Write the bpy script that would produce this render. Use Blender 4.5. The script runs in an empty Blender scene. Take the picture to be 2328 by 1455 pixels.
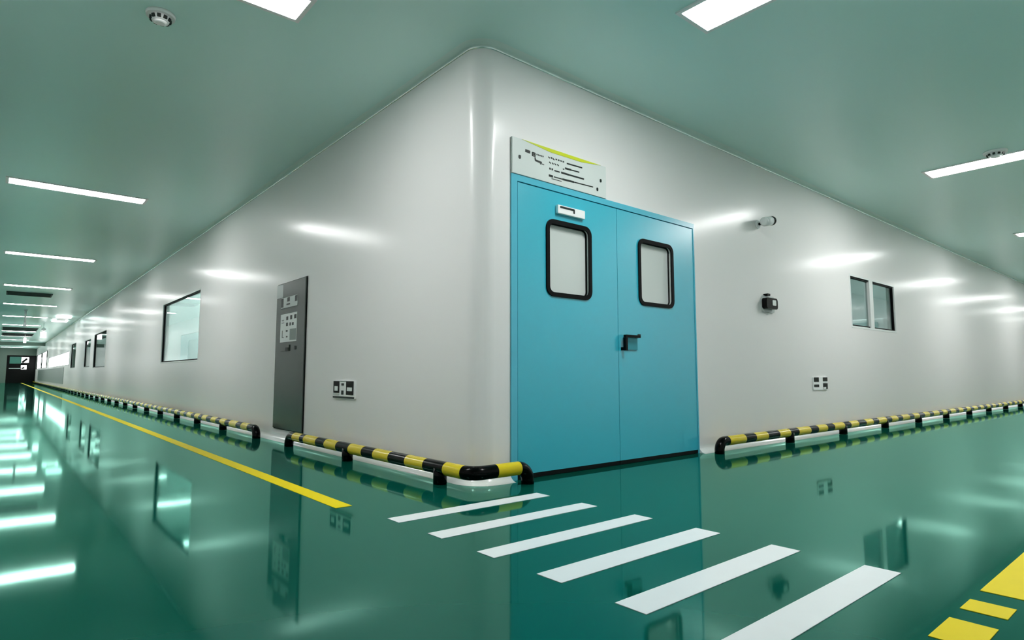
import bpy, bmesh, math, random
from mathutils import Matrix, Vector
random.seed(4)
scene = bpy.context.scene
COL = scene.collection
PI = math.pi

# ------------------------------------------------------------------ place constants (metres)
X0 = 2.51        # face of the wall along the left corridor (runs in +y)
Y0 = 3.336       # face of the wall along the right corridor (runs in +x)
H = 3.18         # ceiling height
K = (H-.75)/(3.22-.75)
RC = 0.15        # radius of the rounded building corner
XO = -1.15       # opposite wall of the left corridor
YO = -0.35       # opposite wall of the right corridor
YE = 72.0        # far end of the left corridor
XE = 45.0        # far end of the right corridor
TH = 0.12        # wall panel thickness
CAMH = 0.75

# ------------------------------------------------------------------ materials
def mat(name, base, rough=.5, metal=0., spec=.5, emit=None, estr=0., coat=0., coatr=.05, coatior=1.5, bump=None, ior=1.5, vary=None):
    m = bpy.data.materials.new(name); m.use_nodes = True
    nt = m.node_tree; b = nt.nodes['Principled BSDF']
    b.inputs['Base Color'].default_value = (*base, 1)
    b.inputs['Roughness'].default_value = rough
    b.inputs['Metallic'].default_value = metal
    b.inputs['Specular IOR Level'].default_value = spec
    b.inputs['IOR'].default_value = ior
    b.inputs['Coat Weight'].default_value = coat
    b.inputs['Coat Roughness'].default_value = coatr
    b.inputs['Coat IOR'].default_value = coatior
    if emit:
        b.inputs['Emission Color'].default_value = (*emit, 1)
        b.inputs['Emission Strength'].default_value = estr
    tc = None
    if bump or vary:
        tc = nt.nodes.new('ShaderNodeTexCoord')
    if vary:      # small mottling of the paint itself: (scale, amount)
        n = nt.nodes.new('ShaderNodeTexNoise'); n.inputs['Scale'].default_value = vary[0]
        n.inputs['Detail'].default_value = 4
        nt.links.new(tc.outputs['Object'], n.inputs['Vector'])
        mx = nt.nodes.new('ShaderNodeMix'); mx.data_type = 'RGBA'
        a = vary[1]
        mx.inputs[6].default_value = (*[c*(1-a) for c in base], 1)
        mx.inputs[7].default_value = (*[min(1, c*(1+a)) for c in base], 1)
        nt.links.new(n.outputs['Fac'], mx.inputs[0])
        nt.links.new(mx.outputs[2], b.inputs['Base Color'])
    if bump:      # (scale, strength, distance)
        n = nt.nodes.new('ShaderNodeTexNoise'); n.inputs['Scale'].default_value = bump[0]
        n.inputs['Detail'].default_value = 3
        bp = nt.nodes.new('ShaderNodeBump'); bp.inputs['Strength'].default_value = bump[1]
        bp.inputs['Distance'].default_value = bump[2]
        nt.links.new(tc.outputs['Object'], n.inputs['Vector'])
        nt.links.new(n.outputs['Fac'], bp.inputs['Height'])
        nt.links.new(bp.outputs['Normal'], b.inputs['Normal'])
    return m

def glass_mat(name, tint, ior=1.8, rough=.015):
    m = bpy.data.materials.new(name); m.use_nodes = True
    nt = m.node_tree; nt.nodes.clear()
    out = nt.nodes.new('ShaderNodeOutputMaterial')
    tr = nt.nodes.new('ShaderNodeBsdfTransparent'); tr.inputs[0].default_value = (*tint, 1)
    gl = nt.nodes.new('ShaderNodeBsdfGlossy'); gl.inputs['Roughness'].default_value = rough
    fr = nt.nodes.new('ShaderNodeFresnel'); fr.inputs['IOR'].default_value = ior
    geo = nt.nodes.new('ShaderNodeNewGeometry')      # same reflectance on both faces of the thin sheet
    sel = nt.nodes.new('ShaderNodeMix'); sel.data_type = 'FLOAT'
    sel.inputs[2].default_value = ior; sel.inputs[3].default_value = 1/ior
    nt.links.new(geo.outputs['Backfacing'], sel.inputs[0]); nt.links.new(sel.outputs[0], fr.inputs['IOR'])
    mx = nt.nodes.new('ShaderNodeMixShader')
    nt.links.new(fr.outputs[0], mx.inputs[0]); nt.links.new(tr.outputs[0], mx.inputs[1])
    nt.links.new(gl.outputs[0], mx.inputs[2]); nt.links.new(mx.outputs[0], out.inputs[0])
    return m

def floor_mat():
    # self levelling epoxy: green pigment under a clear glossy, green tinted resin film
    m = bpy.data.materials.new('green_epoxy_floor'); m.use_nodes = True
    nt = m.node_tree; nt.nodes.clear(); N = nt.nodes.new; LK = nt.links.new
    out = N('ShaderNodeOutputMaterial'); tc = N('ShaderNodeTexCoord')
    mot = N('ShaderNodeTexNoise'); mot.inputs['Scale'].default_value = .7; mot.inputs['Detail'].default_value = 4
    LK(tc.outputs['Object'], mot.inputs['Vector'])
    mx = N('ShaderNodeMix'); mx.data_type = 'RGBA'
    mx.inputs[6].default_value = (.001, .078, .053, 1); mx.inputs[7].default_value = (.001, .094, .070, 1)
    LK(mot.outputs['Fac'], mx.inputs[0])
    df = N('ShaderNodeBsdfDiffuse'); LK(mx.outputs[2], df.inputs['Color'])
    gl = N('ShaderNodeBsdfGlossy'); gl.inputs['Color'].default_value = (.46, .91, .76, 1)
    gl.inputs['Roughness'].default_value = .05
    wav = N('ShaderNodeTexNoise'); wav.inputs['Scale'].default_value = 2.2; wav.inputs['Detail'].default_value = 3
    LK(tc.outputs['Object'], wav.inputs['Vector'])
    bp = N('ShaderNodeBump'); bp.inputs['Strength'].default_value = .035; bp.inputs['Distance'].default_value = .006
    LK(wav.outputs['Fac'], bp.inputs['Height']); LK(bp.outputs['Normal'], gl.inputs['Normal'])
    fr = N('ShaderNodeFresnel'); fr.inputs['IOR'].default_value = 1.5; LK(bp.outputs['Normal'], fr.inputs['Normal'])
    ms = N('ShaderNodeMixShader')
    LK(fr.outputs[0], ms.inputs[0]); LK(df.outputs[0], ms.inputs[1]); LK(gl.outputs[0], ms.inputs[2])
    LK(ms.outputs[0], out.inputs[0])
    return m

M = {}
M['wall'] = mat('white_wall_panel', (.85, .84, .835), .5, spec=.7, coat=.5, coatr=.19, bump=(1.3, .04, .02))
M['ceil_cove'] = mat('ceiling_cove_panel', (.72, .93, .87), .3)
M['cove'] = mat('white_cove', (.82, .86, .85), .18, spec=.6)
M['lip'] = mat('cove_aluminium_lip', (.92, .96, .95), .22, metal=.9)
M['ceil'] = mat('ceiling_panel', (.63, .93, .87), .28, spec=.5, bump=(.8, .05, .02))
M['floor'] = floor_mat()
M['white_paint'] = mat('white_floor_paint', (.86, .90, .92), .3, vary=(9, .03))
M['yellow_paint'] = mat('yellow_floor_paint', (.84, .66, .002), .55, spec=.15, vary=(7, .05))
M['emit'] = mat('light_diffuser', (.9, .9, .9), .4, emit=(1, 1, .985), estr=13)
M['dim_emit'] = mat('lit_room_glow', (.9, .9, .9), .3, emit=(.95, 1, .98), estr=1.3)
M['lamp_frame'] = mat('lamp_frame_white', (.85, .88, .87), .35)
M['black'] = mat('black_gloss_enamel', (.001, .0012, .0012), .2, spec=.12)
M['black_matt'] = mat('black_rubber', (.0015, .0015, .002), .6, spec=.15)
M['rail_yellow'] = mat('rail_yellow_enamel', (.74, .58, .015), .22, spec=.4)
M['door'] = mat('door_blue_enamel', (.02, .49, .65), .4, spec=.3, coat=1.0, coatr=.3, coatior=1.9, bump=(1.0, .03, .02))
M['door_frame'] = mat('door_frame_blue', (.10, .52, .68), .25, spec=.6)
M['door_pale'] = mat('door_pale_cyan', (.30, .62, .68), .25)
M['gap'] = mat('dark_gap', (.004, .02, .03), .6)
M['frost'] = mat('frosted_pane', (.66, .71, .69), .1, spec=.5)
M['reveal'] = mat('window_reveal_white', (.84, .88, .86), .3)
M['white_plastic'] = mat('white_plastic', (.93, .95, .95), .3)
M['grey_plastic'] = mat('grey_plastic', (.55, .6, .59), .35)
M['plate'] = mat('sign_plate', (.70, .76, .74), .3)
M['sign_yellow'] = mat('sign_yellow', (.62, .70, .02), .4)
M['ink'] = mat('ink_dark', (.006, .012, .010), .5)
M['cab'] = mat('cabinet_grey', (.045, .062, .055), .25, spec=.6)
M['cab_mid'] = mat('cabinet_badge_grey', (.22, .27, .25), .35)
M['sticker'] = mat('sticker_white', (.82, .85, .84), .4)
M['steel'] = mat('brushed_steel', (.5, .56, .56), .3, metal=.9)
M['handle'] = mat('handle_teal_metal', (.03, .30, .37), .3, metal=.3)
M['vent'] = mat('vent_dark', (.02, .035, .03), .5)
M['glass'] = glass_mat('window_glass', (.86, .93, .92), 1.8)
M['glass_mid'] = glass_mat('window_glass_grey', (.70, .78, .77), 1.7)
M['glass_dark'] = glass_mat('window_glass_tinted', (.55, .65, .63), 1.6)
M['alu'] = mat('window_frame_white', (.86, .9, .89), .25)
M['room_wall'] = mat('inner_room_wall', (.72, .80, .79), .4)
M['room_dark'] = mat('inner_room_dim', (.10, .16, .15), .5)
M['end_wall'] = mat('end_wall_greygreen', (.10, .15, .12), .4)
M['teal_sign'] = mat('teal_sign', (.02, .16, .12), .4)
M['machine'] = mat('machine_white', (.7, .78, .77), .35)
M['machine_teal'] = mat('machine_teal', (.22, .45, .44), .35)

# ------------------------------------------------------------------ mesh helpers
def link(name, bm, mats, parent=None, smooth=False, flip=True):
    if flip:
        bmesh.ops.recalc_face_normals(bm, faces=bm.faces)
    me = bpy.data.meshes.new(name); bm.to_mesh(me); bm.free()
    for m in (mats if isinstance(mats, (list, tuple)) else [mats]):
        me.materials.append(m)
    o = bpy.data.objects.new(name, me); COL.objects.link(o)
    if smooth:
        for p in me.polygons: p.use_smooth = True
    if parent is not None:
        o.parent = parent
        off = Vector((0, 0, 0)); q_ = parent
        while q_ is not None: off += q_.location; q_ = q_.parent
        me.transform(Matrix.Translation(-off))
    return o

def tag(o, label=None, cat=None, group=None, kind=None):
    if label: o['label'] = label
    if cat: o['category'] = cat
    if group: o['group'] = group
    if kind: o['kind'] = kind
    return o

def thing(name, label, cat, loc, group=None):
    o = bpy.data.objects.new(name, None); COL.objects.link(o); o.location = loc
    o.empty_display_size = .1
    return tag(o, label, cat, group)

def struct(o): o['kind'] = 'structure'; return o

def copy_tree(root, delta, label):
    r = root.copy(); COL.objects.link(r); r.location = Vector(root.location) + Vector(delta); r['label'] = label
    def rec(src, dst):
        for ch in list(src.children):
            c = ch.copy(); COL.objects.link(c); c.parent = dst
            rec(ch, c)
    rec(root, r)
    return r

def bx(bm, x0, x1, y0, y1, z0, z1, mi=0, bev=0):
    r = bmesh.ops.create_cube(bm, size=1)
    vs = r['verts']
    for v in vs:
        v.co = Vector(((x0+x1)/2 + v.co.x*(x1-x0), (y0+y1)/2 + v.co.y*(y1-y0), (z0+z1)/2 + v.co.z*(z1-z0)))
    fs = {f for v in vs for f in v.link_faces}
    for f in fs: f.material_index = mi
    if bev:
        es = {e for v in vs for e in v.link_edges}
        g = bmesh.ops.bevel(bm, geom=list(es), offset=bev, segments=2, affect='EDGES', profile=.5)
        for f in g['faces']: f.material_index = mi
    return bm

def box(name, x0, x1, y0, y1, z0, z1, m, parent=None, bev=0):
    bm = bmesh.new(); bx(bm, x0, x1, y0, y1, z0, z1, 0, bev)
    return link(name, bm, m, parent)

def P(axis, c, u, v):           # point on a vertical plane
    return Vector((c, u, v)) if axis == 'x' else Vector((u, c, v))

def wall_panel(name, axis, c, u0, u1, v0, v1, holes, m, thick=TH, sign=1):
    """flat wall with rectangular openings, front face at c, back face at c + sign*thick"""
    us = sorted({u0, u1, *[h[0] for h in holes], *[h[1] for h in holes]})
    vs = sorted({v0, v1, *[h[2] for h in holes], *[h[3] for h in holes]})
    inh = lambda a, b: any(h[0] < a < h[1] and h[2] < b < h[3] for h in holes)
    bm = bmesh.new(); cache = {}
    def V(u, v, d):
        k = (round(u, 5), round(v, 5), d)
        if k not in cache: cache[k] = bm.verts.new(P(axis, c + d*sign*thick, u, v))
        return cache[k]
    solid = {}
    for i in range(len(us)-1):
        for j in range(len(vs)-1):
            solid[i, j] = not inh((us[i]+us[i+1])/2, (vs[j]+vs[j+1])/2)
    for (i, j), s in solid.items():
        if not s: continue
        a, b, e, f = us[i], us[i+1], vs[j], vs[j+1]
        for d in (0, 1):
            bm.faces.new((V(a, e, d), V(b, e, d), V(b, f, d), V(a, f, d)))
        for di, dj, p, q in ((-1, 0, (a, e), (a, f)), (1, 0, (b, e), (b, f)), (0, -1, (a, e), (b, e)), (0, 1, (a, f), (b, f))):
            if not solid.get((i+di, j+dj), False):
                bm.faces.new((V(*p, 0), V(*q, 0), V(*q, 1), V(*p, 1)))
    return struct(link(name, bm, m))

def sweep_profile(bm, path, prof, closed_prof=True, mi=0):
    """path: list of ((x,y),(nx,ny)); prof: list of (d,z); d is measured out from the wall along n"""
    rings = []
    for (p, n) in path:
        rings.append([bm.verts.new((p[0]+n[0]*d, p[1]+n[1]*d, z)) for d, z in prof])
    k = len(prof)
    for a, b in zip(rings[:-1], rings[1:]):
        for i in range(k if closed_prof else k-1):
            f = bm.faces.new((a[i], a[(i+1) % k], b[(i+1) % k], b[i])); f.material_index = mi
    if closed_prof:
        for r in (rings[0], rings[-1]): bm.faces.new(r).material_index = mi

def building_path(ystart, xend, left=True, right=True):
    pts = []
    if left: pts.append(((X0, ystart), (-1, 0)))
    cxx, cyy = X0+RC, Y0+RC
    for i in range(25):
        a = PI + (PI/2)*i/24
        n = (math.cos(a), math.sin(a))
        pts.append(((cxx+RC*n[0], cyy+RC*n[1]), n))
    if right: pts.append(((xend, Y0), (0, -1)))
    return pts

def tube(bm, pts, r, bands=None, seg=16, mi=0):
    """tube along pts; bands(s) -> material index by arc length"""
    rings = []; s = 0; ss = []
    up = Vector((0, 0, 1)); prevn = None
    for i, p in enumerate(pts):
        p = Vector(p)
        t = (Vector(pts[min(i+1, len(pts)-1)]) - Vector(pts[max(i-1, 0)])).normalized()
        if prevn is None:
            ref = Vector((1, 0, 0)) if abs(t.z) > .9 else up
            n = (ref - t*ref.dot(t)).normalized()
        else:
            n = (prevn - t*prevn.dot(t)).normalized()
        prevn = n; b = t.cross(n)
        if i: s += (p - Vector(pts[i-1])).length
        ss.append(s)
        rings.append([bm.verts.new(p + r*(math.cos(2*PI*k/seg)*n + math.sin(2*PI*k/seg)*b)) for k in range(seg)])
    for i in range(len(rings)-1):
        m = bands((ss[i]+ss[i+1])/2) if bands else mi
        for k in range(seg):
            f = bm.faces.new((rings[i][k], rings[i][(k+1) % seg], rings[i+1][(k+1) % seg], rings[i+1][k]))
            f.material_index = m; f.smooth = True
    bm.faces.new(rings[0]).material_index = bands(0) if bands else mi
    bm.faces.new(rings[-1]).material_index = bands(s) if bands else mi

def rounded_path(ctrl, rad, n=8):
    out = [Vector(ctrl[0])]
    for a, b, c in zip(ctrl[:-2], ctrl[1:-1], ctrl[2:]):
        a, b, c = Vector(a), Vector(b), Vector(c)
        d1 = (a-b).normalized(); d2 = (c-b).normalized()
        p, q = b+d1*rad, b+d2*rad
        cen = b + (d1+d2)*rad
        for i in range(n+1):
            t = i/n*PI/2
            out.append(cen + (p-cen)*math.cos(t) + (q-cen)*math.sin(t))
    out.append(Vector(ctrl[-1]))
    return out

def densify(pts, step):
    out = [pts[0]]
    for a, b in zip(pts[:-1], pts[1:]):
        L = (b-a).length; k = max(1, int(round(L/step)))
        for i in range(1, k+1): out.append(a + (b-a)*i/k)
    return out

def cyl(bm, p0, p1, r0, r1=None, seg=24, mi=0):
    p0, p1 = Vector(p0), Vector(p1); r1 = r0 if r1 is None else r1
    t = (p1-p0).normalized()
    ref = Vector((0, 0, 1)) if abs(t.z) < .9 else Vector((1, 0, 0))
    n = (ref - t*ref.dot(t)).normalized(); b = t.cross(n)
    A = [bm.verts.new(p0 + r0*(math.cos(2*PI*k/seg)*n + math.sin(2*PI*k/seg)*b)) for k in range(seg)]
    B = [bm.verts.new(p1 + r1*(math.cos(2*PI*k/seg)*n + math.sin(2*PI*k/seg)*b)) for k in range(seg)]
    for k in range(seg):
        f = bm.faces.new((A[k], A[(k+1) % seg], B[(k+1) % seg], B[k])); f.smooth = True; f.material_index = mi
    bm.faces.new(A).material_index = mi; bm.faces.new(B).material_index = mi

def rrect(u0, u1, v0, v1, r, n=6):
    pts = []
    for cu, cv, a0 in ((u1-r, v1-r, 0), (u0+r, v1-r, PI/2), (u0+r, v0+r, PI), (u1-r, v0+r, 1.5*PI)):
        for i in range(n+1):
            a = a0 + PI/2*i/n
            pts.append((cu+r*math.cos(a), cv+r*math.sin(a)))
    return pts

def ring_solid(bm, axis, c0, c1, outer, inner, mi=0):
    """closed ring between two matching loops, from depth c0 to depth c1"""
    L = []
    for c in (c0, c1):
        L.append(([bm.verts.new(P(axis, c, *p)) for p in outer], [bm.verts.new(P(axis, c, *p)) for p in inner]))
    n = len(outer)
    for i in range(n):
        j = (i+1) % n
        for (o, q) in L: bm.faces.new((o[i], o[j], q[j], q[i])).material_index = mi
        bm.faces.new((L[0][0][i], L[0][0][j], L[1][0][j], L[1][0][i])).material_index = mi
        bm.faces.new((L[0][1][i], L[0][1][j], L[1][1][j], L[1][1][i])).material_index = mi

def plate_with_hole(bm, axis, c0, c1, u0, u1, v0, v1, hole, mi=0):
    rect = [(u0, v0), (u1, v0), (u1, v1), (u0, v1)]
    loops = []
    for c in (c0, c1):
        o = [bm.verts.new(P(axis, c, *p)) for p in rect]
        h = [bm.verts.new(P(axis, c, *p)) for p in hole]
        es = [bm.edges.new((o[i], o[(i+1) % 4])) for i in range(4)]
        es += [bm.edges.new((h[i], h[(i+1) % len(h)])) for i in range(len(h))]
        bmesh.ops.triangle_fill(bm, use_beauty=True, edges=es)
        loops.append((o, h))
    for k in (0, 1):
        a, b = loops[0][k], loops[1][k]
        for i in range(len(a)):
            j = (i+1) % len(a)
            bm.faces.new((a[i], a[j], b[j], b[i]))

def slab(bm, axis, c0, c1, loop, mi=0):
    A = [bm.verts.new(P(axis, c0, *p)) for p in loop]; B = [bm.verts.new(P(axis, c1, *p)) for p in loop]
    bm.faces.new(A).material_index = mi; bm.faces.new(B).material_index = mi
    for i in range(len(A)):
        j = (i+1) % len(A)
        bm.faces.new((A[i], A[j], B[j], B[i])).material_index = mi

def slab_obj(name, axis, c0, c1, loop, m, parent=None):
    bm = bmesh.new(); slab(bm, axis, c0, c1, loop)
    return link(name, bm, m, parent)

def strokes(bm, axis, c0, c1, segs):
    """printed marks: (u0,v0,u1,v1,width) each a thin raised bar"""
    for u0, v0, u1, v1, w in segs:
        du, dv = u1-u0, v1-v0; L = math.hypot(du, dv) or 1
        w *= 1.25
        nu, nv = -dv/L*w/2, du/L*w/2
        slab(bm, axis, c0, c1, [(u0+nu, v0+nv), (u1+nu, v1+nv), (u1-nu, v1-nv), (u0-nu, v0-nv)])

# ------------------------------------------------------------------ room shell
bm = bmesh.new()
bx(bm, XO-.15, XE+.15, YO-.15, YE+.15, -.12, 0)
struct(link('floor', bm, M['floor']))
bm = bmesh.new()
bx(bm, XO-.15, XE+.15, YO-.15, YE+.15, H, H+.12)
struct(link('ceiling', bm, M['ceil']))

DX0, DX1, DH = 2.805, 5.172, 2.24               # double door opening
WR = (9.01, 10.78, 1.405, 2.165)                # window beside the double door
WL = (11.09, 14.2, .975, 2.215)                 # windows along the left corridor
WL2 = (22.9, 26.15, .975, 2.2)
WL3 = (27.2, 29.3, 1.02, 2.11)
WL4 = (32.9, 35.3, 1.04, 2.2)
WL5 = (36.2, 53.0, 1.2, 1.93)
WL6 = (54.2, 71.5, 1.25, 2.5)
wall_panel('wall_left', 'x', X0, Y0+RC, YE, 0, H, [WL, WL2, WL3, WL4, WL5, WL6], M['wall'])
wall_panel('wall_right', 'y', Y0, X0+RC, XE, 0, H, [(DX0, DX1, -.01, DH), WR], M['wall'])
bm = bmesh.new()
sweep_profile(bm, building_path(0, 0, False, False), [(0, 0), (0, H), (-.05, H), (-.05, 0)])
o = struct(link('wall_corner', bm, M['wall']))
for p in o.data.polygons:
    rad = Vector((p.center.x-X0-RC, p.center.y-Y0-RC, 0)).normalized()
    p.use_smooth = False
wall_panel('wall_opposite_left', 'x', XO, YO, YE, 0, H, [(26.8, 30.9, -.01, 2.55)], M['wall'], sign=-1)
wall_panel('wall_opposite_right', 'y', YO, XO, XE, 0, H, [], M['wall'], sign=-1)
wall_panel('wall_end_right', 'x', XE, YO, Y0, 0, H, [], M['wall'])
wall_panel('wall_end_left', 'y', YE, XO, X0, 0, H, [(.40, 2.49, -.01, 2.53)], M['end_wall'])
struct(box('ceiling_bulkhead', XO, X0, 58.0, 58.5, 2.93, H, M['end_wall']))

# coved trims
def arc_prof(r, z_wall, z_flat, n=8, rz=None):
    """concave quarter round between wall height z_wall and the flat plane z_flat"""
    s = 1 if z_flat > z_wall else -1
    rz = rz or r
    pts = [(r - r*math.cos(i/n*PI/2), z_wall + s*rz*math.sin(i/n*PI/2)) for i in range(n+1)]
    return pts + [(-.004, z_flat), (-.004, z_wall)]
bm = bmesh.new()
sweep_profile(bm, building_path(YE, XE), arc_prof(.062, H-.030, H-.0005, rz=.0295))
o = struct(link('trim_1', bm, M['ceil_cove'])); 
bm = bmesh.new()
sweep_profile(bm, building_path(YE, XE), [(-.002, H-.044)] + [(.012*math.cos(a), H-.032+.012*math.sin(a)) for a in [PI*(k/8-.5) for k in range(9)]] + [(-.002, H-.020)])
struct(link('trim_2', bm, M['lip']))
bm = bmesh.new()
p = building_path(YE, DX0-.005)
sweep_profile(bm, p, arc_prof(.075, .075, .0005))
struct(link('baseboard_left', bm, M['cove']))
bm = bmesh.new()
sweep_profile(bm, [((DX1+.005, Y0), (0, -1)), ((XE, Y0), (0, -1))], arc_prof(.075, .075, .0005))
struct(link('baseboard_right', bm, M['cove']))

# ------------------------------------------------------------------ ceiling light panels
def light_panel(x0, x1, y0, y1, label, group):
    cx, cy = (x0+x1)/2, (y0+y1)/2
    r = thing('ceiling_light', label, 'ceiling light', (cx, cy, H), group)
    fw = .030
    bm = bmesh.new()
    for a in ((x0, x0+fw, y0, y1), (x1-fw, x1, y0, y1), (x0+fw, x1-fw, y0, y0+fw), (x0+fw, x1-fw, y1-fw, y1)):
        bx(bm, *a, H-.012, H-.0005)
    link('frame', bm, M['lamp_frame'], r)
    box('shadow_gap', x0+fw, x1-fw, y0+fw, y1-fw, H-.005, H-.001, M['gap'], r)
    box('diffuser', x0+fw+.006, x1-fw-.006, y0+fw+.006, y1-fw-.006, H-.009, H-.0045, M['emit'], r)
    return r

ORD = ['nearest', 'second', 'third', 'fourth', 'fifth', 'sixth', 'seventh', 'eighth', 'ninth', 'tenth']
gl = 'ceiling panels across the left corridor'
LY = [K*v for v in (3.88, 9.83, 15.75, 21.5, 27.2, 32.9, 38.6, 44.2, 49.8, 55.2, 70.4)]
labs = ['big white light panel cut by the top edge, left of the building corner',
        'long white light bar on the ceiling, largest of the row at the left edge',
        'white light bar on the ceiling, second largest in the row at the left edge',
        'white ceiling light bar directly in front of the dark ceiling grille, left corridor',
        'white ceiling light bar directly beyond the dark grille and above the hanging rod',
        'fifth white light bar in the row down the left corridor',
        'sixth white light bar in the row, just before the added wide dark patch',
        'seventh white light bar in the row, between the two added dark far patches',
        'eighth white light bar in the row, beyond both added dark far patches',
        'ninth and last white light bar before the ceiling bulkhead',
        'farthest white light bar, alone beyond the ceiling bulkhead']
L0 = light_panel(-.09*K, 1.455*K, LY[0]-.165, LY[0]+.165, labs[0], gl)
for y, lb in zip(LY[1:], labs[1:]):
    copy_tree(L0, (0, y-LY[0], 0), lb)
gr = 'ceiling panels across the right corridor'
R0 = light_panel(3.383*K, 3.764*K, .72, 2.272*K, 'big white ceiling light panel at the top edge, right of the building corner', gr)
copy_tree(R0, (5.065*K, -.02, 0), 'long white ceiling light bar beside a round detector at the right edge')
copy_tree(R0, (10.06*K, -.0, 0), 'small end of a white ceiling light at the right edge, above the wall top')
for k in range(3, 8):
    copy_tree(R0, (5.03*k, 0, 0), 'white ceiling light panel farther down the right corridor, outside the frame')

# ------------------------------------------------------------------ ceiling fittings
def detector(x, y, label, r=.085):
    t = thing('smoke_detector', label, 'detector', (x, y, H), 'ceiling detectors')
    bm = bmesh.new(); cyl(bm, (x, y, H-.001), (x, y, H-.022), r, r*.96, 32)
    link('base', bm, M['white_plastic'], t)
    bm = bmesh.new(); cyl(bm, (x, y, H-.022), (x, y, H-.055), r*.72, r*.55, 32)
    cyl(bm, (x, y, H-.055), (x, y, H-.066), r*.5, r*.3, 32)
    link('sensor_head', bm, M['white_plastic'], t)
    bm = bmesh.new()
    for k in range(10):
        a = 2*PI*k/10
        cxx, cyy = x+math.cos(a)*r*.655, y+math.sin(a)*r*.655
        m0 = len(bm.verts)
        bx(bm, -.007, .007, -.011, .011, -.010, .010)
        bm.verts.ensure_lookup_table()
        R_ = Matrix.Translation((cxx, cyy, H-.038)) @ Matrix.Rotation(a, 4, 'Z')
        for v in bm.verts[m0:]: v.co = R_ @ v.co
    link('slot', bm, M['ink'], t)
    return t
detector(.70*K, 4.57*K, 'round white detector with dark slots, alone on the ceiling at upper left', .09)
detector(8.30*K, 1.50*K, 'round white detector tucked against the light bar at right', .11)

def grille_or_dark_patch(x0, x1, y0, y1, label):
    t = thing('grille_or_dark_patch', label, 'vent', ((x0+x1)/2, (y0+y1)/2, H), 'dark ceiling grilles')
    bm = bmesh.new(); f = .03
    for a in ((x0, x0+f, y0, y1), (x1-f, x1, y0, y1), (x0+f, x1-f, y0, y0+f), (x0+f, x1-f, y1-f, y1)):
        bx(bm, *a, H-.03, H-.0005)
    link('frame', bm, M['vent'], t)
    bm = bmesh.new(); bx(bm, x0+f, x1-f, y0+f, y1-f, H-.006, H-.001)
    n = max(3, int((y1-y0)/.12))
    for k in range(1, n):
        yy = y0+f+(y1-y0-2*f)*k/n
        bx(bm, x0+f, x1-f, yy-.01, yy+.01, H-.028, H-.006)
    link('louvre', bm, M['vent'], t)
    return t
grille_or_dark_patch(.0, 1.08, 22.75, 23.6, 'dark slim ceiling grille between the third and fourth light bars at left')
grille_or_dark_patch(-.05, 1.4, 40.0, 42.9, 'wide dark patch added for the ceiling darkness beyond the sixth light bar of the left corridor')  # dark louvred patch added where the far ceiling goes dark between light bars
grille_or_dark_patch(-.05, 1.4, 45.6, 48.7, 'wide dark patch added for the ceiling darkness beyond the seventh light bar of the left corridor')  # second added patch for the far ceiling darkness

t = thing('hanging_rod_lamp', 'thin white rod hanging from the ceiling with a small white head, far left corridor', 'pendant', (.60, 29.0, H))
bm = bmesh.new(); cyl(bm, (.60, 29, H), (.60, 29, 2.7), .03, seg=12); link('rod', bm, M['white_plastic'], t)
bm = bmesh.new(); cyl(bm, (.60, 29, 2.7), (.60, 29, 2.54), .04, .055, seg=16); link('head', bm, M['white_plastic'], t)
bm = bmesh.new(); cyl(bm, (.60, 29, H-.001), (.60, 29, H-.03), .06, seg=16); link('ceiling_plate', bm, M['white_plastic'], t)

t = thing('hanging_sign', 'small white box sign hanging from a ball mount under far left ceiling', 'sign', (1.45, 36, H))
box('sign_box', 1.34, 1.56, 35.95, 36.05, 2.49, 2.77, M['dim_emit'], t)
bm = bmesh.new(); bmesh.ops.create_uvsphere(bm, u_segments=16, v_segments=10, radius=.09, matrix=Matrix.Translation((1.45, 36, 2.88)))
link('ball_mount', bm, M['white_plastic'], t, True)
bm = bmesh.new(); cyl(bm, (1.45, 36, H), (1.45, 36, 2.76), .012, seg=10); link('stem', bm, M['white_plastic'], t)

t = thing('hanging_sign', 'white upright box hanging between far ceiling light bars below the rod', 'sign', (1.015, 46.45, H))
box('sign_box', .95, 1.08, 46.4, 46.5, 2.66, 2.95, M['dim_emit'], t)
bm = bmesh.new(); cyl(bm, (1.015, 46.45, H), (1.015, 46.45, 2.94), .02, seg=10); link('stem', bm, M['white_plastic'], t)

t = thing('emergency_light', 'bright twin emergency light fixed to the ceiling near the far left wall', 'lamp', (1.9, 32, H))
for yy, w in ((31.2, .5), (33.6, .55)):
    box('lamp_head', 1.9-w/2, 1.9+w/2, yy-.35, yy+.35, H-.06, H-.02, M['dim_emit'], t)
box('housing', 1.75, 2.05, 31.3, 33.5, H-.05, H-.0005, M['white_plastic'], t)

# ------------------------------------------------------------------ floor markings
def stripe(name, x0, x1, y0, y1, m, label, cat, group):
    o = box(name, x0, x1, y0, y1, .0003, .0022, M[m])
    return tag(o, label, cat, group)
gs = 'white crosswalk stripes'
SL = ['white crosswalk stripe nearest the guard rail at the building corner',
      'second white crosswalk stripe from the corner guard rail',
      'third white crosswalk stripe from the corner guard rail',
      'fourth white crosswalk stripe from the corner guard rail',
      'fifth white crosswalk stripe, last one fully in view',
      'nearest white crosswalk stripe, cut off by the bottom edge']
for (a, b), lb in zip(((2.772, 2.892), (2.382, 2.502), (1.996, 2.114), (1.606, 1.738), (1.23, 1.357), (.852, .979)), SL):
    stripe('crosswalk_stripe', 1.592, 2.652, a, b, 'white_paint', lb, 'floor stripe', gs)
stripe('floor_line', 1.488, 1.588, 3.30, 71.5, 'yellow_paint', 'long yellow floor line running down the left corridor', 'floor line', 'yellow floor lines')
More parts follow.
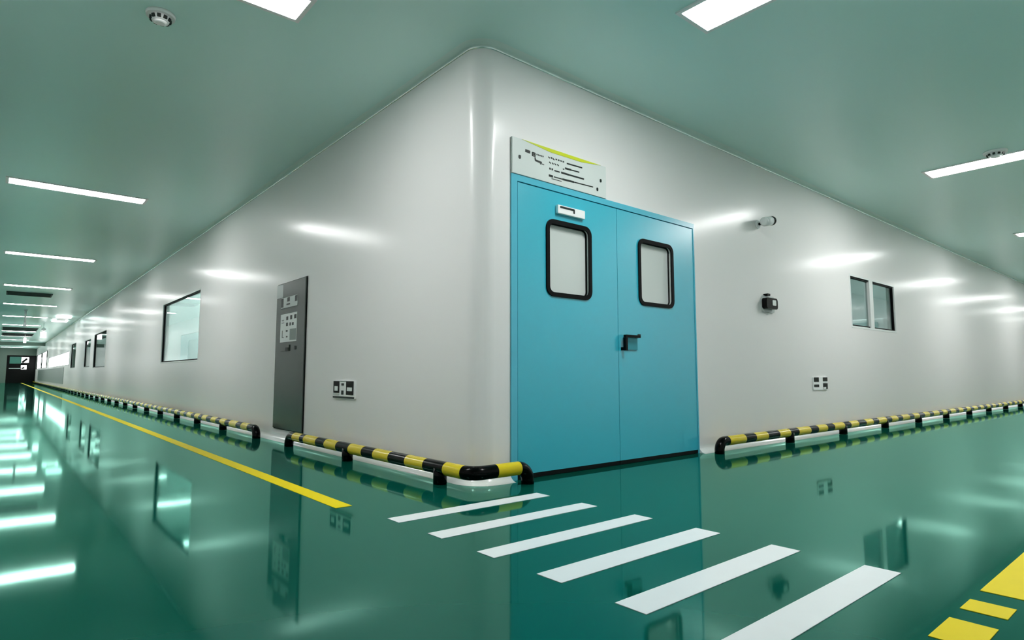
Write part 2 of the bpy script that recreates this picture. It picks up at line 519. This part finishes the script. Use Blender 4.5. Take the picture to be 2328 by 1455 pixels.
stripe('floor_line', 2.652, 44.5, .488, .610, 'yellow_paint', 'long yellow floor line of the right corridor at the lower right edge', 'floor line', 'yellow floor lines')
stripe('floor_dash', 2.405, 2.527, .488, .610, 'yellow_paint', 'short yellow floor dash next to the long yellow line, lower right', 'floor line', 'yellow floor dashes')
stripe('floor_dash', 2.085, 2.292, .488, .610, 'yellow_paint', 'yellow floor dash at the bottom edge, nearest the crosswalk stripes', 'floor line', 'yellow floor dashes')

# ------------------------------------------------------------------ guard rails
RR, RZ = .046, .112            # tube radius, tube axis height
RX, RY = X0-.15, Y0-.15
BANDS = [(3.35, 3.56), (3.81, 4.06), (4.29, 4.55), (4.75, 5.02), (5.25, 5.54), (5.71, 6.00), (6.12, 6.33)]   # yellow stretches
def guard_rail(label, ctrl, posts, per, phase, loc):
    t = thing('guard_rail', label, 'guard rail', loc, 'striped floor guard rails')
    path = rounded_path(ctrl, .085, 8)
    path = densify(path, .05)
    tot = sum((b-a).length for a, b in zip(path[:-1], path[1:]))
    corner = None
    if len(ctrl) == 5:      # the run that turns the building corner
        corner = RZ + abs(ctrl[2][0]-ctrl[1][0])
    def band(s):
        if not corner and s < .21 or s > tot-.17: return 0
        if corner:
            if s < corner-.215: return 1 if s > .15 else 0
            y_ = RY + (s-corner) + .16
            for lo, hi in BANDS:
                if lo <= y_ < hi: return 1
            return 0
        q = ((s-phase) % per)/per
        return 1 if q > .44 else 0
    bm = bmesh.new(); tube(bm, path, RR, band, 20)
    o = link('rail_tube', bm, [M['black'], M['rail_yellow']], t, flip=True)
    for (px, py) in posts:
        bm = bmesh.new()
        cyl(bm, (px, py, .003), (px, py, RZ), RR*1.04, seg=20)
        link('post', bm, M['black'], t)
    return t
guard_rail('black and yellow guard rail wrapped round the building corner beside the blue door',
           [(2.835, RY, .002), (2.835, RY, RZ), (RX, RY, RZ), (RX, 6.42, RZ), (RX, 6.42, .002)],
           [(RX, 3.56), (RX, 5.02)], .49, .70+.0, (RX, RY, 0))
guard_rail('long black and yellow guard rail running down the left corridor wall',
           [(RX, 7.48, .002), (RX, 7.48, RZ), (RX, 70.5, RZ), (RX, 70.5, .002)],
           [(RX, 7.48+1.405*k) for k in range(1, 45)], .47, .1, (RX, 7.48, 0))
guard_rail('black and yellow guard rail along the right wall from the door to the right edge',
           [(5.29, RY, .002), (5.29, RY, RZ), (44.0, RY, RZ), (44.0, RY, .002)],
           [(5.29+1.44*k, RY) for k in range(1, 27)], .48, .02, (5.29, RY, 0))

# ------------------------------------------------------------------ the blue double door
d = struct(bpy.data.objects.new('door_1', None)); COL.objects.link(d); d.location = (3.99, Y0, 0)
tag(d, 'blue double door with two black rimmed vision panels', None)
LZ = 2.185
bm = bmesh.new()
bx(bm, DX0, DX0+.058, Y0-.012, Y0+.09, .0, DH)
bx(bm, DX1-.016, DX1, Y0-.012, Y0+.09, .0, DH)
bx(bm, DX0+.058, DX1-.016, Y0-.012, Y0+.09, LZ+.007, DH)
link('door_frame', bm, M['door_frame'], d)
box('gap_seal', DX0+.058, DX1-.016, Y0+.03, Y0+.06, .004, LZ+.007, M['gap'], d)
def leaf(x0, x1, w, handle):
    bm = bmesh.new()
    hole = rrect(w[0]+.018, w[1]-.018, w[2]+.018, w[3]-.018, .055)
    plate_with_hole(bm, 'y', Y0-.006, Y0+.028, x0, x1, .035, LZ, hole)
    lf = link('door_leaf', bm, M['door'], d)
    box('drop_seal', x0, x1, Y0-.004, Y0+.028, .003, .0345, M['black_matt'], lf)
    vp = None
    bm = bmesh.new()
    ring_solid(bm, 'y', Y0-.018, Y0-.0055, rrect(*w, .075), rrect(w[0]+.034, w[1]-.034, w[2]+.034, w[3]-.034, .045))
    link('window_gasket', bm, M['black_matt'], lf)
    w2 = (w[0]+.018, w[1]-.018, w[2]+.018, w[3]-.018)
    bm = bmesh.new()
    ring_solid(bm, 'y', Y0-.0055, Y0+.030, rrect(*w2, .055), rrect(w2[0]+.004, w2[1]-.004, w2[2]+.004, w2[3]-.004, .051))
    link('window_reveal', bm, M['reveal'], lf)
    bm = bmesh.new()
    ring_solid(bm, 'y', Y0+.020, Y0+.0285, rrect(w2[0]+.0045, w2[1]-.0045, w2[2]+.0045, w2[3]-.0045, .05),
               rrect(w2[0]+.016, w2[1]-.016, w2[2]+.016, w2[3]-.016, .04))
    link('inner_gasket', bm, M['black_matt'], lf)
    slab_obj('vision_pane', 'y', Y0+.0288, Y0+.0298, rrect(w2[0]+.004, w2[1]-.004, w2[2]+.004, w2[3]-.004, .05), M['frost'], lf)
    return lf
l1 = leaf(DX0+.066, 3.9985, (3.157, 3.670, 1.353, 1.962), False)
l2 = leaf(4.0035, DX1-.019, (4.285, 4.812, 1.366, 1.972), True)
# closer on the left leaf
cl = box('door_closer', 3.262, 3.572, Y0-.038, Y0-.0065, 2.012, 2.082, M['white_plastic'], l1, .006)
cl['label'] = 'white door closer'
bm = bmesh.new(); strokes(bm, 'y', Y0-.041, Y0-.0375, [(3.285, 2.064, 3.44, 2.064, .012), (3.44, 2.07, 3.44, 2.035, .012)])
link('closer_arm', bm, M['ink'], cl)
# handle on the right leaf
hp = slab_obj('door_handle', 'y', Y0-.018, Y0-.0065, rrect(4.075, 4.245, .965, 1.075, .008), M['handle'], l2)
bm = bmesh.new()
slab(bm, 'y', Y0-.062, Y0-.035, rrect(4.035, 4.235, 1.068, 1.090, .005))
slab(bm, 'y', Y0-.062, Y0-.035, rrect(4.030, 4.058, .955, 1.068, .005))
slab(bm, 'y', Y0-.035, Y0-.017, rrect(4.20, 4.235, 1.066, 1.090, .005))
slab(bm, 'y', Y0-.035, Y0-.0065, rrect(4.032, 4.056, .957, .985, .005))
link('lever', bm, M['black'], hp)
slab_obj('key_slot', 'y', Y0-.010, Y0-.0062, rrect(4.262, 4.302, 1.088, 1.106, .004), M['ink'], hp)

# sign plate over the door
t = thing('door_sign', 'white notice plate with yellow top band above the blue double door', 'sign', (3.33, Y0, 2.24))
box('plate', 2.806, 3.856, Y0-.020, Y0-.003, 2.243, 2.521, M['plate'], t, .003)
slab_obj('yellow_band', 'y', Y0-.0225, Y0-.0195, [(2.90, 2.519), (3.20, 2.490), (3.55, 2.492), (3.79, 2.519)], M['sign_yellow'], t)
bm = bmesh.new()
sg = []
def word(u0, u1, v, h, n, slope=0):
    for k in range(n):
        a = u0+(u1-u0)*k/n; b = a+(u1-u0)/n*.62
        vv = v+slope*(a-u0)
        q = random.random()
        if q < .4: sg.append((a, vv+h*.3, b, vv+h*.3, h*.55))
        elif q < .7: sg.append((a, vv-h*.2, a+.001, vv+h*.5, h*.45)); sg.append((a, vv-h*.2, b, vv-h*.2, h*.3))
        else: sg.append((a, vv+h*.4, b, vv-h*.1, h*.4))
sg += [(2.935, 2.44, 2.985, 2.438, .018), (3.01, 2.446, 3.01, 2.414, .012), (3.034, 2.446, 3.034, 2.414, .010), (3.01, 2.432, 3.034, 2.432, .006), (3.01, 2.443, 3.034, 2.443, .006), (3.01, 2.417, 3.034, 2.417, .006)]
word(3.05, 3.13, 2.432, .016, 5)
sg += [(3.035, 2.41, 3.038, 2.385, .010), (3.038, 2.388, 3.105, 2.383, .012)]
word(3.09, 3.135, 2.372, .012, 3)
word(3.175, 3.36, 2.442, .016, 7); sg += [(3.38, 2.442, 3.56, 2.446, .009)]
word(3.185, 3.30, 2.402, .018, 4); sg += [(3.335, 2.386, 3.35, 2.386, .006), (3.36, 2.398, 3.43, 2.399, .012), (3.43, 2.399, 3.525, 2.401, .008)]
word(3.185, 3.235, 2.35, .022, 2); sg += [(3.24, 2.352, 3.30, 2.352, .008), (3.315, 2.353, 3.40, 2.353, .012), (3.40, 2.353, 3.58, 2.355, .010)]
sg += [(3.18, 2.300, 3.225, 2.300, .014), (3.235, 2.300, 3.33, 2.301, .007), (3.33, 2.301, 3.46, 2.305, .012), (3.46, 2.305, 3.69, 2.311, .007), (3.21, 2.28, 3.32, 2.281, .004)]
bm.free()
for lo, hi, a, b in ((2.425, 2.47, 2.9, 3.16), (2.36, 2.425, 2.9, 3.16), (2.425, 2.47, 3.16, 3.37), (2.425, 2.47, 3.37, 3.8), (2.37, 2.425, 3.16, 3.32), (2.37, 2.425, 3.32, 3.8), (2.33, 2.37, 3.16, 3.8), (2.27, 2.33, 3.16, 3.8)):
    part = [q_ for q_ in sg if lo < (q_[1]+q_[3])/2 <= hi and a < q_[0] < b]
    bm = bmesh.new(); strokes(bm, 'y', Y0-.0216, Y0-.0195, part)
    link('lettering', bm, M['ink'], t)
for u, v in ((2.879, 2.377), (3.785, 2.385), (3.742, 2.302)):
    slab_obj('screw', 'y', Y0-.024, Y0-.0195, rrect(u-.010, u+.010, v-.014, v+.014, .007), M['ink'], t)

# ------------------------------------------------------------------ fittings on the right wall
t = thing('security_camera', 'small white wall camera with black front, high on the right wall', 'camera', (6.55, Y0, 2.46))
bm = bmesh.new(); cyl(bm, (6.47, Y0-.001, 2.45), (6.47, Y0-.02, 2.45), .05); link('wall_base', bm, M['white_plastic'], t)
bm = bmesh.new(); cyl(bm, (6.47, Y0-.019, 2.45), (6.47, Y0-.085, 2.452), .016, seg=12); link('arm', bm, M['black'], t)
bm = bmesh.new()
for a, b, r0, r1 in ((6.385, 6.40, .035, .052), (6.40, 6.53, .052, .052)):
    cyl(bm, (a, Y0-.12, 2.445+(a-6.385)*.22), (b, Y0-.12, 2.445+(b-6.385)*.22), r0, r1)
link('housing', bm, M['white_plastic'], t)
bm = bmesh.new()
for a, b, r0, r1 in ((6.53, 6.575, .053, .053), (6.575, 6.605, .053, .030)):
    cyl(bm, (a, Y0-.12, 2.445+(a-6.385)*.22), (b, Y0-.12, 2.445+(b-6.385)*.22), r0, r1)
link('lens_hood', bm, M['black'], t)

t = thing('access_reader', 'black rounded access reader with a white square, on the right wall', 'card reader', (6.63, Y0, 1.55))
slab_obj('back_plate', 'y', Y0-.018, Y0+.0005, rrect(6.49, 6.76, 1.455, 1.64, .02), M['grey_plastic'], t)
bm = bmesh.new(); slab(bm, 'y', Y0-.075, Y0-.0175, rrect(6.475, 6.73, 1.487, 1.612, .035)); link('body', bm, M['black'], t)
slab_obj('display', 'y', Y0-.079, Y0-.0745, rrect(6.605, 6.685, 1.528, 1.590, .012), M['sticker'], t)
slab_obj('sensor_bump', 'y', Y0-.05, Y0-.001, rrect(6.545, 6.61, 1.638, 1.664, .008), M['black'], t)

def outlet(axis, c, u0, u1, v0, v1, label, blocks, flip=False):
    t = thing('wall_socket', label, 'socket', P(axis, c, (u0+u1)/2, v0), 'wall sockets')
    slab_obj('plate', axis, c-.016, c-.001, rrect(u0, u1, v0, v1, .008), M['white_plastic'], t)
    for (a, b, e, f, m, nm, dp) in blocks:
        fu = lambda q: (u1-(u1-u0)*q) if flip else (u0+(u1-u0)*q)
        A, B = sorted((fu(a), fu(b)))
        slab_obj(nm, axis, c-.017-dp, c-.0155, rrect(A, B, v1-(v1-v0)*f, v1-(v1-v0)*e, .004), M[m], t)
    return t
outlet('x', X0, 5.185, 5.655, .525, .695, 'white triple wall socket right of the tall grey cabinet',
       [(.02, .30, .03, .70, 'black', 'socket_insert', .002), (.33, .62, .03, .05, 'black', 'socket_insert', .002),
        (.085, .235, .32, .58, 'sticker', 'socket_face', .004), (.40, .51, .15, .28, 'ink', 'key_hole', .002),
        (.40, .50, .55, .78, 'ink', 'key_hole', .002), (.62, .95, .03, .78, 'black', 'socket_insert', .002),
        (.67, .89, .37, .57, 'sticker', 'socket_face', .004), (.0, .30, .72, .84, 'grey_plastic', 'socket_cover', .001),
        (.0, .98, .88, .98, 'ink', 'bottom_shadow', .002)], flip=True)  # last block is a dark strip drawn as shadow along the plate bottom
outlet('y', Y0, 7.70, 8.10, .562, .722, 'small white four hole socket on the right wall above the guard rail',
       [(.02, .36, .03, .38, 'black', 'socket_hole', .002), (.66, .99, .03, .34, 'black', 'socket_hole', .002),
        (.02, .36, .58, .78, 'black', 'socket_hole', .002), (.66, .99, .50, .95, 'black', 'socket_hole', .002),
        (.70, .93, .36, .46, 'sticker', 'socket_face', .003), (.66, .86, .80, .95, 'sticker', 'socket_face', .003)])

# ------------------------------------------------------------------ grey cabinet in the left wall
t = thing('electrical_cabinet', 'tall dark grey cabinet with white labels set in the left wall', 'cabinet', (X0, 6.87, .13))
cy0, cy1, cz0, cz1 = 6.43, 7.32, .135, 1.815
box('body', X0-.006, X0-.0006, cy0-.012, cy1+.012, cz0-.012, cz1+.012, M['black'], t)
dr = box('door', X0-.020, X0-.006, cy0, cy1, cz0, cz1, M['cab'], t, .003)
sl = box('label_sheet', X0-.0215, X0-.0198, 6.655, 7.165, 1.125, 1.452, M['sticker'], t)
bm = bmesh.new()
def q(u, v): return 7.165-(7.165-6.655)*u, 1.452-.327*v
def blk(lst):
    for a, b, e, f in lst:
        A = q(a, e); B = q(b, f)
        slab(bm, 'x', X0-.0226, X0-.0214, [(A[0], A[1]), (B[0], A[1]), (B[0], B[1]), (A[0], B[1])])
blk([(.36, .48, .10, .23), (.60, .72, .08, .23), (.84, .97, .08, .22), (.36, .47, .32, .44), (.57, .65, .33, .44), (.72, .82, .34, .44),
     (.08, .22, .20, .215), (.10, .22, .225, .24), (.08, .24, .30, .32), (.36, .47, .58, .64), (.12, .15, .58, .84), (.12, .24, .82, .84), (.38, .47, .79, .84)])
link('printed_mark', bm, M['ink'], sl)
slab_obj('grey_patch', 'x', X0-.0226, X0-.0214, [q(.60, .56), q(.98, .56), q(.98, .95), q(.60, .95)], M['cab_mid'], sl)
bd = slab_obj('badge', 'x', X0-.0215, X0-.0198, rrect(6.655, 7.17, 1.515, 1.645, .01), M['grey_plastic'], t)
bm = bmesh.new()
for a, b, e, f in ((7.165, 7.09, 1.64, 1.535), (6.97, 6.89, 1.64, 1.592), (6.73, 6.66, 1.64, 1.575), (6.99, 6.88, 1.57, 1.552), (7.165, 6.66, 1.524, 1.516)):
    slab(bm, 'x', X0-.0226, X0-.0214, [(a, e), (b, e), (b, f), (a, f)])
link('printed_mark', bm, M['ink'], bd)
slab_obj('corner_tag', 'x', X0-.0215, X0-.0198, rrect(7.115, 7.318, 1.655, 1.812, .02), M['grey_plastic'], t)
lk = slab_obj('latch', 'x', X0-.030, X0-.0198, rrect(6.85, 7.14, 1.02, 1.092, .006), M['cab'], t)
slab_obj('latch_button', 'x', X0-.034, X0-.0298, rrect(6.865, 6.95, 1.022, 1.06, .006), M['ink'], lk)
slab_obj('key_lock', 'x', X0-.026, X0-.0198, rrect(6.655, 6.705, 1.03, 1.072, .012), M['ink'], t)

# ------------------------------------------------------------------ windows
def window(n, axis, c, w, pane_mat, mullions=(), gasket=True, fr=.028, depth=.035, frame_mat='alu', label=None):
    u0, u1, v0, v1 = w
    r = struct(bpy.data.objects.new('window_%d' % n, None)); COL.objects.link(r)
    r.location = P(axis, c, (u0+u1)/2, v0)
    if label: r['label'] = label
    bm = bmesh.new()
    R = lambda k: [(u0+k, v0+k), (u1-k, v0+k), (u1-k, v1-k), (u0+k, v1-k)]
    ring_solid(bm, axis, c-.003, c+TH-.01, R(.0005), R(fr))
    for m_, wd in mullions:
        slab(bm, axis, c-.002, c+depth+.02, [(m_-wd/2, v0+fr), (m_+wd/2, v0+fr), (m_+wd/2, v1-fr), (m_-wd/2, v1-fr)])
    link('window_frame', bm, M[frame_mat], r)
    if gasket:
        bm = bmesh.new()
        ring_solid(bm, axis, c+depth-.02, c+depth+.012, R(fr+.0005), R(fr+.02))
        link('gasket', bm, M['black_matt'], r)
    edges = [u0+fr] + [e for m_, wd in mullions for e in (m_-wd/2, m_+wd/2)] + [u1-fr]
    for a, b in zip(edges[0::2], edges[1::2]):
        pm = pane_mat
        slab_obj('window_pane', axis, c+depth, c+depth+.006, [(a+.001, v0+fr), (b-.001, v0+fr), (b-.001, v1-fr), (a+.001, v1-fr)], M[pm], r)
    return r
window(1, 'y', Y0, WR, 'glass_mid', [(9.80, .13)], label='two pane window with white middle post in the right wall')
window(2, 'x', X0, WL, 'glass', label='large frameless window in the left wall left of the grey cabinet')
window(3, 'x', X0, WL2, 'glass_dark', label='second window down the left wall, dark inside')
window(4, 'x', X0, WL3, 'glass_dark', label='third window down the left wall, narrow and grey')
window(5, 'x', X0, WL4, 'glass_dark', label='fourth window down the left wall, dark and narrow')
window(6, 'x', X0, WL5, 'dim_emit', label='brightly lit white window far down the left wall')
# farthest glazed front: black framing with two lit panes
r = window(7, 'x', X0, WL6, 'dim_emit', [(54.9, 1.3), (62.4, 1.6), (70.85, 1.2)], fr=.04, gasket=False, frame_mat='black', label='black framed shopfront glazing at the far end of left wall')

tag(box('wall_panel_board', X0-.02, X0-.001, 38.9, 66.5, .27, 1.14, M['cab_mid']), 'low grey board on the far left wall below the lit window', 'panel')

# door at the far end of the left corridor
d3 = struct(bpy.data.objects.new('door_3', None)); COL.objects.link(d3); d3.location = (1.45, YE, 0)
d3['label'] = 'black door at the far end of the left corridor'
bm = bmesh.new()
bx(bm, .40, .47, YE-.02, YE+.11, 0, 2.53); bx(bm, 2.06, 2.49, YE-.02, YE+.11, 0, 2.53); bx(bm, .47, 2.06, YE-.02, YE+.11, 2.44, 2.53)
link('door_frame', bm, M['black'], d3)
lf3 = box('door_leaf', .47, 2.06, YE+.0, YE+.05, .004, 2.44, M['black'], d3)
box('teal_pane', .60, 1.42, YE-.008, YE+.0, 1.78, 2.40, M['teal_sign'], lf3)
box('upper_pane', 1.44, 1.98, YE-.008, YE+.0, 1.86, 2.36, M['dim_emit'], lf3)
box('middle_pane', 1.44, 1.84, YE-.008, YE+.0, 1.25, 1.62, M['dim_emit'], lf3)
bm = bmesh.new(); strokes(bm, 'y', YE-.014, YE-.0075, [(1.5, 1.88, 1.85, 2.25, .14), (1.48, 1.32, 1.7, 1.42, .12)])
link('glazing_bar', bm, M['black'], lf3)
box('steel_band', .58, 1.40, YE-.008, YE+.0, 1.30, 1.36, M['steel'], lf3)

# pale door in the opposite wall (seen mirrored in the window glass)
d2 = struct(bpy.data.objects.new('door_2', None)); COL.objects.link(d2); d2.location = (XO, 28.8, 0)
d2['label'] = 'pale cyan door of the opposite wall, mirrored in the window glass'
lf2 = None
bm = bmesh.new(); plate_with_hole(bm, 'x', XO-.03, XO+.005, 26.85, 30.85, .01, 2.53, rrect(27.8, 29.4, 1.30, 2.25, .2))
lf2 = link('door_leaf', bm, M['door_pale'], d2)
slab_obj('vision_pane', 'x', XO-.02, XO-.012, rrect(27.8, 29.4, 1.30, 2.25, .2), M['machine_teal'], lf2)

# ------------------------------------------------------------------ rooms behind the glass
def room(x0, x1, y0, y1, m, names):
    for nm, a in names.items():
        pass
def inner_wall(name, x0, x1, y0, y1, z0, z1, m): struct(box(name, x0, x1, y0, y1, z0, z1, M[m]))
inner_wall('wall_inner_back', X0+TH, 5.0, 17.0, 17.1, 0, H, 'room_wall')
inner_wall('wall_inner_side', 13.6, 13.7, Y0+TH, 6.2, 0, H, 'room_wall')
inner_wall('wall_inner_left', 4.9, 5.0, 6.3, 17.0, 0, H, 'room_wall')
inner_wall('wall_inner_right', 4.9, 13.7, 6.2, 6.3, 0, H, 'room_wall')
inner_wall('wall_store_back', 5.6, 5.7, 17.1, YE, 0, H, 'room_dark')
for (x0, x1, y0, y1, lb) in ((2.9, 4.4, 12.0, 12.3, 'near light panel added to brighten the room behind the left wall window'),
                             (2.9, 4.4, 14.0, 14.3, 'middle light panel added to brighten the room behind the left wall window'),
                             (2.9, 4.4, 15.8, 16.1, 'far light panel added to brighten the room behind the left wall window'),
                             (11.2, 11.6, 4.2, 5.4, 'light panel added to brighten the room behind the right wall window')):
    light_panel(x0, x1, y0, y1, lb, 'added light panels of the inner rooms')  # unseen lamps added so the rooms look bright through the glass
t = thing('machine_cabinet', 'pale machine cabinet standing inside the room behind the right window', 'machine', (12.6, 4.3, 0))
box('body', 12.0, 13.2, 3.9, 4.7, .08, 1.76, M['machine'], t, .02)
box('plinth', 12.05, 13.15, 3.95, 4.65, .0, .08, M['black_matt'], t)
box('screen', 11.985, 12.0, 4.0, 4.5, 1.45, 1.70, M['machine_teal'], t)
box('door', 11.985, 12.0, 3.95, 4.65, .15, 1.1, M['machine_teal'], t)

# ------------------------------------------------------------------ camera
cam = bpy.data.cameras.new('camera'); co = bpy.data.objects.new('camera', cam); COL.objects.link(co)
F = 1370.9455678; W_, H_ = 2328, 1455
VLx, VRx, HY = 0.0, 2792.0, 852.0
def ray(px, py): return Vector((px-W_/2, -(py-H_/2), -F)).normalized()     # camera axes x right, y up, z back
ay = ray(VLx, HY); ax = ray(VRx, HY); az = ax.cross(ay).normalized(); ax = ay.cross(az).normalized()
R3 = Matrix((ax, ay, az))       # world = R3 @ camera vector
co.matrix_world = Matrix.Translation((0, 0, CAMH)) @ R3.to_4x4()
cam.sensor_fit = 'HORIZONTAL'; cam.sensor_width = 36; cam.lens = 36*F/W_
cam.clip_start = .02; cam.clip_end = 300
scene.camera = co

# ------------------------------------------------------------------ world and view
w = bpy.data.worlds.new('world'); scene.world = w; w.use_nodes = True
w.node_tree.nodes['Background'].inputs[0].default_value = (0, 0, 0, 1)
vs = scene.view_settings
scene.display_settings.display_device = 'sRGB'
vs.view_transform = 'Standard'; vs.look = 'None'; vs.gamma = 1; vs.exposure = 1.76; vs.use_curve_mapping = False
scene.cycles.use_denoising = True
scene.cycles.max_bounces = 7; scene.cycles.diffuse_bounces = 4; scene.cycles.glossy_bounces = 3
scene.cycles.use_adaptive_sampling = True; scene.cycles.adaptive_threshold = .05
scene.cycles.transparent_max_bounces = 12
scene.cycles.sample_clamp_indirect = 8
scene.cycles.caustics_reflective = False; scene.cycles.caustics_refractive = False
